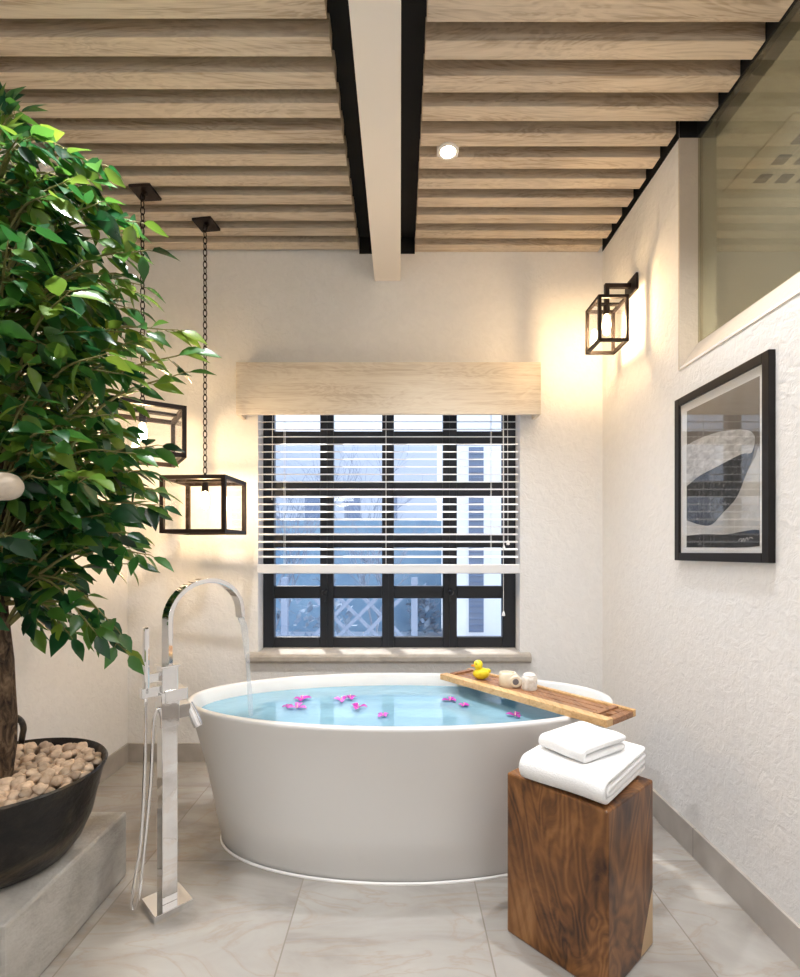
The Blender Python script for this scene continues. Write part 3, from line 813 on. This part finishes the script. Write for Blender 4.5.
# ------------------------------------------------------------ lanterns
def cage(s,c,ux,uy,hx,hy,z0,z1,t):
    cs=[c+ux*a*hx+uy*b_*hy for a,b_ in((-1,-1),(1,-1),(1,1),(-1,1))]
    for p in cs: s.obox(V(p.x,p.y,(z0+z1)/2),ux,uy,V(0,0,1),t/2,t/2,(z1-z0)/2)
    for zc in (z0+t/2,z1-t/2):
        for a,b_ in zip(cs,cs[1:]+cs[:1]): 
            s.bar(V(a.x,a.y,zc),V(b_.x,b_.y,zc),t,t)
def lantern_body(root,c,ang,hx,hy,z0,z1,t,bulb_h,sock=True):
    ux=V(math.cos(ang),math.sin(ang),0); uy=V(-ux.y,ux.x,0)
    s=MB(); cage(s,c,ux,uy,hx,hy,z0,z1,t); 
    s.build('cage',M['metal'],root)
    # top cross plate holding the socket
    s=MB(); s.bar(V(c.x,c.y,z1-t/2)-ux*hx,V(c.x,c.y,z1-t/2)+ux*hx,t*1.6,t*.6); s.build('top_bar',M['metal'],root)
    for k,(n,w,h) in enumerate(((ux,uy,hx),(-ux,uy,hx),(uy,ux,hy),(-uy,ux,hy))):
        wd=(hy if k<2 else hx)-t/2
        MB().obox(V(c.x,c.y,(z0+z1)/2)+n*h,n,w,V(0,0,1),.0012,wd,(z1-z0)/2-t).build('glass_pane',M['glass'],root)
    so_=MB().tube([(c.x,c.y,z1-t),(c.x,c.y,z1-t-.045)],[.015,.017],14).build('socket',M['metal'],root,smooth=True)
    zb=z1-t-.045
    MB().lathe([(.006,0),(.011,-.008),(.017,-bulb_h*.35),(.018,-bulb_h*.6),(.013,-bulb_h*.9),(.002,-bulb_h)],(c.x,c.y,zb),14,cap1=True,cap0=True).build('bulb',M['bulb'],so_,smooth='all')
def chain(root,c,z0,z1):
    s=MB(); n=int((z1-z0)/.030); st=(z1-z0)/n
    for k in range(n):
        zc=z0+st*(k+.5); h=st*.5+.0035
        lp=[]
        for j in range(12):
            a=2*math.pi*j/12; x=.0075*math.cos(a); z=h*math.sin(a)
            lp.append(V(c.x+(x if k%2 else x*.35),c.y+(0 if k%2==2 else (x*.35 if k%2 else x)),zc+z))
        s.tube(lp,.0026,5,closed=True)
    s.build('chain',M['metal'],root,smooth='all')
def pendant(c,ang,hx,hy,z0,z1,label,cz,cang):
    r=thing('pendant_lantern',(c.x,c.y,z0),label,'lantern','glass pendant lanterns beside the tree')
    lantern_body(r,c,ang,hx,hy,z0,z1,.019,.085)
    ux=V(math.cos(cang),math.sin(cang),0); uy=V(-ux.y,ux.x,0)
    MB().obox(V(cz.x,cz.y,2.794),ux,uy,V(0,0,1),.050,.050,.006).build('canopy',M['metal'],r,bevel=.002)
    MB().tube([(cz.x,cz.y,2.79),(c.x,c.y,2.765)],[.012,.006],10).build('hook',M['metal'],r,smooth=True)
    chain(r,c,z1-.004,2.77)
pendant(V(-.967,2.505,0),R_(-4),.150,.125,1.239,1.513,'square iron glass lantern hanging lower and nearer the window',V(-.972,2.535,0),R_(-8))
pendant(V(-1.165,2.285,0),R_(32.7),.150,.150,1.568,1.797,'square iron glass lantern hanging higher, half hidden by leaves',V(-1.165,2.31,0),R_(-4))
# wall sconce
sc0=V(.990,2.420,0)
sn=thing('wall_lantern',(XR,2.42,2.127),'iron box lantern with glowing bulb on the right wall','lantern')
lantern_body(sn,sc0,0,.064,.076,2.127,2.343,.014,.095)
MB().obox(V(XR-.006,2.42,2.42),V(0,1,0),V(0,0,1),V(1,0,0),.060,.039,.0058).build('wall_plate',M['metal'],sn,bevel=.002)
s=MB(); s.bar((XR-.008,2.42,2.424),(.980,2.42,2.424),.020,.020); s.bar((.990,2.42,2.414),(.990,2.42,2.34),.020,.020); s.build('arm',M['metal'],sn,bevel=.001)

# downlights
SPOTS=[]
def downlight(x,y,label,power,size=115,r=.032):
    o=thing('ceiling_downlight',(x,y,2.80),label,'downlight','recessed ceiling spotlights')
    MB().lathe([(r+.012,.0),(r+.012,-.006),(r,-.008),(r-.004,.0),(r-.004,.03)],(x,y,2.80),24).build('trim_ring',M['whitemetal'],o,smooth=True)
    MB().lathe([(r-.004,.0),(r*.5,-.004),(.001,-.006)],(x,y,2.797),20).build('lens',M['downlight'],o,smooth=True)
    MB().box((x-r-.012,y-r-.004,2.802),(x+r+.012,y+r+.004,2.879)).build('housing',M['whitemetal'],o)
    ld=bpy.data.lights.new('downlight_lamp','SPOT'); ld.energy=power; ld.color=(.97,.98,1.0); ld.spot_size=R_(size); ld.spot_blend=1.0; ld.shadow_soft_size=.04
    lo=bpy.data.objects.new('lamp',ld); COL.objects.link(lo); lo.parent=o; lo.location=(0,0,-.012)
    SPOTS.append(ld)
downlight(.197,2.075,'small bright recessed spotlight between the ceiling slats above the tub',48,92)
for x,y,p in ((-.75,1.338,82),(.75,1.360,62),(-.70,-.35,30),(.62,-.35,30)):  # unseen spotlights added to fill the room and wash the walls
    downlight(x,y,'added fill spotlight in the slatted ceiling, out of view',p,130)

# ------------------------------------------------------------ framed photograph
fx=XR-.022; y0,y1,z0,z1=1.497,2.012,1.117,1.752
pf=thing('framed_picture',(XR,1.755,1.117),'black framed monochrome whale fin photograph on the right wall','picture')
s=MB(); fw=.030
s.box((fx,y0,z0),(XR-.0005,y0+fw,z1)); s.box((fx,y1-fw,z0),(XR-.0005,y1,z1)); s.box((fx,y0+fw,z0),(XR-.0005,y1-fw,z0+fw)); s.box((fx,y0+fw,z1-fw),(XR-.0005,y1-fw,z1))
s.build('frame',M['pictureframe'],pf,bevel=.002)
MB().box((XR-.012,y0+fw,z0+fw),(XR-.002,y1-fw,z1-fw)).build('mat_board',M['matboard'],pf)
iy0,iy1,iz0,iz1=1.548,1.941,1.168,1.690
def up_(uu,vv,dx): return V(XR-dx,iy1-(iy1-iy0)*uu,iz1-(iz1-iz0)*vv)
pr=noisy('print_sky',[(.3,(.17,.145,.12)),(.7,(.30,.265,.23))],(1,1,1),3,3,0,.6,0)
prm=pr.node_tree
MB().box((XR-.0126,iy0,iz0),(XR-.012,iy1,iz1)).build('print',pr,pf)
fin=noisy('print_fin',[(.3,(.32,.30,.28)),(.5,(.50,.48,.45)),(.75,(.72,.70,.67))],(1,1,2),26,6,.5,.6,0)
dark=noisy('print_dark',[(.3,(.012,.012,.013)),(.6,(.05,.05,.05)),(.8,(.30,.29,.27))],(1,1,1),60,5,.3,.6,0)
pale=noisy('print_spray',[(.3,(.34,.32,.29)),(.7,(.60,.58,.54))],(1,1,1),7,4,0,.6,0)
sea=noisy('print_sea',[(.35,(.008,.008,.009)),(.75,(.06,.06,.06))],(1,1,4),20,4,0,.6,0)
def area(name,pts,dx,mat): MB().prism([up_(min(1,max(0,p.x)),p.y,dx) for p in catmull([V(a,b_,0) for a,b_ in pts],5)],(.0003,0,0)).build(name,mat,pf)
area('print_spray',[(0,.70),(.25,.78),(.45,.80),(.7,.70),(.86,.55),(.95,.47),(1,.45),(1,.93),(0,.93)],.0130,pale)
area('print_underside',[(0,.46),(.42,.46),(.77,.42),(.93,.36),(.945,.42),(.90,.50),(.862,.54),(.735,.69),(.55,.78),(.389,.85),(.2,.84),(0,.80)],.0134,dark)  # dark underside of the fin, part of the print
area('print_fin',[(0,.25),(.2,.235),(.5,.24),(.75,.27),(.88,.30),(.945,.34),(.95,.385),(.93,.42),(.9,.44),(.8,.43),(.6,.45),(.4,.475),(.2,.50),(0,.55)],.0138,fin)
area('print_sea',[(0,.915),(.3,.91),(.6,.92),(1,.905),(1,1),(0,1)],.0138,sea)
sg=[up_(a,b_,.0143) for a,b_ in [(.76,.965),(.79,.95),(.80,.972),(.82,.95),(.835,.97),(.86,.945),(.875,.965),(.9,.945),(.93,.955)]]
MB().tube(catmull(sg,4),.0007,5).build('signature',M['matboard'],pf)
MB().box((XR-.0185,y0+fw-.002,z0+fw-.002),(XR-.0165,y1-fw+.002,z1-fw+.002)).build('glass_pane',M['glass'],pf)

o=thing('ceiling_downlight',(1.9,1.2,2.80),'added spotlight brightening the side room behind the frosted window','downlight')
MB().lathe([(.044,.0),(.044,-.006),(.032,-.008),(.028,.0),(.001,.0)],(1.9,1.2,2.803),24).build('trim_ring',M['whitemetal'],o,smooth=True)
ld=bpy.data.lights.new('alcove_fill','SPOT'); ld.energy=120; ld.color=(1,.92,.82); ld.spot_size=R_(140); ld.spot_blend=.6; ld.shadow_soft_size=.04  # unseen spotlight, added so the frosted pane looks brighter
lo=bpy.data.objects.new('lamp',ld); COL.objects.link(lo); lo.parent=o; lo.location=(0,0,-.02)
# two opal globes added as unseen fill light behind the camera
M['opal']=emit('fill_globe_glow',(.96,.98,1.0),5.5)
for x in (-.75,.62):
    g=thing('fill_globe',(x,-.75,1.72),'added opal globe fill lamp, unseen behind the camera','lamp','added fill globes behind the camera')
    MB().ball((x,-.75,1.9),.17,.17,.17,24,16).build('globe',M['opal'],g,smooth='all')
    MB().tube([(x,-.75,2.068),(x,-.75,2.80)],.004,6).build('cord',M['metal'],g)
    MB().lathe([(.001,0),(.05,0),(.05,.02),(.001,.02)],(x,-.75,2.78),20).build('canopy',M['metal'],g,smooth=True)

# ------------------------------------------------------------ garden outside the window
M['paving']=noisy('pale_paving',[(.3,(.42,.44,.47)),(.7,(.62,.63,.65))],nscale=2,rough=.9)
M['render']=plain('white_render',(.86,.87,.88),.9)
M['facade']=plain('grey_facade',(.52,.55,.60),.9)
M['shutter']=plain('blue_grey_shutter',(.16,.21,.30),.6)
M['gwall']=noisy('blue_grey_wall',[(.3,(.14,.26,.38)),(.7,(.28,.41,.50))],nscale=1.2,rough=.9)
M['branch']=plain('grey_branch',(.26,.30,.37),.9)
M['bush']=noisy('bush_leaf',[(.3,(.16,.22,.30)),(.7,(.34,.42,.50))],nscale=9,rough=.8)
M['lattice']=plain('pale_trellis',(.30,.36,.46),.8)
struct(MB().box((-14,YB+T,-.1),(14,22,-.0)).build('ground',M['paving']))
tag(MB().box((-9,7.3,0),(.60,7.5,1.6)).build('garden_wall',M['gwall'],org=(-4,7.3,0)),'blue grey garden wall across the yard beyond the window','wall')
hs_=thing('white_house',(2.6,6.2,0),'white house with a louvred blue shutter seen through the right window panes','house')
MB().box((.66,6.2,0),(5,9,5.5)).build('wall',M['render'],hs_)
s=MB(); 
s.box((.82,6.17,.15),(1.04,6.20,2.45)); s.build('shutter_frame',M['render'],hs_)
s=MB()
for k in range(30): 
    z=.2+.0745*k; s.obox((.93,6.165,z),(1,0,0),(0,.8,.6),(0,-.6,.8),.085,.028,.005)
s.box((.84,6.16,.17),(1.02,6.172,2.43)); s.build('shutter',M['shutter'],hs_)
fh=thing('pale_facade',(-3.2,15,0),'pale distant facade behind the bare shrubs','house')
MB().box((-7,15,0),(3.2,16,4.3)).build('wall',M['facade'],fh)
for x in (-2.6,-1.4,-.3): MB().box((x-.22,14.97,1.9),(x+.22,15,3.2)).build('window',M['shutter'],fh)
def shrub(name,x,y,h,n,label,seedv):
    r=random.Random(seedv); s=MB()
    def grow(p,d_,l,rad,dep):
        pts=[p];
        for k in range(4):
            d_=(d_+V(r.uniform(-.25,.25),r.uniform(-.25,.25),r.uniform(-.05,.15))).normalized(); pts.append(pts[-1]+d_*l/4)
        s.tube(pts,[rad*(1-.4*k/4) for k in range(5)],5)
        if dep: 
            for k in range(3): grow(pts[r.randrange(2,5)],(d_+V(r.uniform(-.8,.8),r.uniform(-.8,.8),r.uniform(-.2,.5))).normalized(),l*.68,rad*.6,dep-1)
    for k in range(n): grow(V(x+r.uniform(-.15,.15),y+r.uniform(-.15,.15),0),V(r.uniform(-.35,.35),r.uniform(-.3,.3),1).normalized(),h*.45,.017,3)
    tag(s.build(name,M['branch'],org=(x,y,0),smooth='all'),label,'shrub','bare shrubs in the yard')
shrub('bare_shrub',-1.6,6.1,2.3,4,'bare branched shrub outside the leftmost window panes',1)
shrub('bare_shrub',-.9,9.6,3.4,4,'bare branched shrub outside the second column of window panes',2)
shrub('bare_shrub',-.2,6.2,1.7,4,'bare branched shrub outside, just left of the white house',3)
def bush(x,y,rx,h,label,seedv):
    r=random.Random(seedv); s=MB()
    for k in range(240):
        a=r.uniform(0,6.28); rr=rx*math.sqrt(r.random()); z=r.uniform(.05,h)*(1-.5*(rr/rx)**2)
        c=V(x+rr*math.cos(a),y+rr*math.sin(a)*.6,z); d_=V(r.uniform(-1,1),r.uniform(-1,1),r.uniform(-.3,1)).normalized(); q_=d_.cross(V(.3,.2,1)).normalized()
        Lg=r.uniform(.08,.16); s.add([c,c+d_*Lg*.5+q_*Lg*.25,c+d_*Lg,c+d_*Lg*.5-q_*Lg*.25],[(0,1,2,3)])
    tag(s.build('garden_bush',M['bush'],org=(x,y,0),fixn=False),label,'bush','low bushes in the yard')
bush(-1.0,5.6,.45,.95,'low leafy bush outside the lower left panes',1)
bush(.32,6.9,.20,.75,'low leafy bush outside the third column of lower panes',2)
tr=thing('garden_trellis',(-.45,4.9,0),'pale diamond trellis panel standing outside the lower middle panes','trellis')
s=MB()
for k in range(0,3):
    s.bar((-.75+k*.24-.4,4.9,.02),(-.75+k*.24+.4,4.9,.82),.035,.012,up=(0,1,0)); s.bar((-.35+k*.24+.2,4.915,.02),(-.35+k*.24-.6,4.915,.82),.035,.012,up=(0,1,0))
s.build('lattice',M['lattice'],tr)
for x in (-1.12,.14): MB().box((x-.03,4.88,0),(x+.03,4.94,.9)).build('post',M['lattice'],tr)

# ------------------------------------------------------------ light, world, camera
sun=bpy.data.lights.new('sun','SUN'); sun.energy=3.0; sun.color=(1,.97,.92); sun.angle=R_(.6)
so=bpy.data.objects.new('sun',sun); COL.objects.link(so)
dr=V(.25,-.62,-1.0); so.rotation_euler=dr.to_track_quat('-Z','Y').to_euler()
wd=bpy.data.worlds.new('sky'); S.world=wd; wd.use_nodes=True; nt=wd.node_tree; bg=nt.nodes['Background']
tc=node(nt,'ShaderNodeTexCoord'); sx=node(nt,'ShaderNodeSeparateXYZ'); L(nt,tc.outputs['Generated'],sx.inputs[0])
r=ramp(nt,sx.outputs[2],[(0,(.80,.87,1.0)),(.25,(.66,.79,1.0)),(1,(.40,.60,1.0))]); L(nt,r.outputs[0],bg.inputs[0]); bg.inputs[1].default_value=1.15

cam=bpy.data.cameras.new('camera'); co=bpy.data.objects.new('camera',cam); COL.objects.link(co)
co.location=(0,0,1.15); co.rotation_euler=(R_(90),0,0)
cam.sensor_fit='HORIZONTAL'; cam.sensor_width=36; cam.lens=36*505/800; cam.shift_y=63.5/800; cam.clip_start=.02
S.camera=co
vs_=S.view_settings; vs_.view_transform='Standard'; vs_.look='None'; vs_.exposure=0.80; vs_.gamma=1; vs_.use_curve_mapping=False
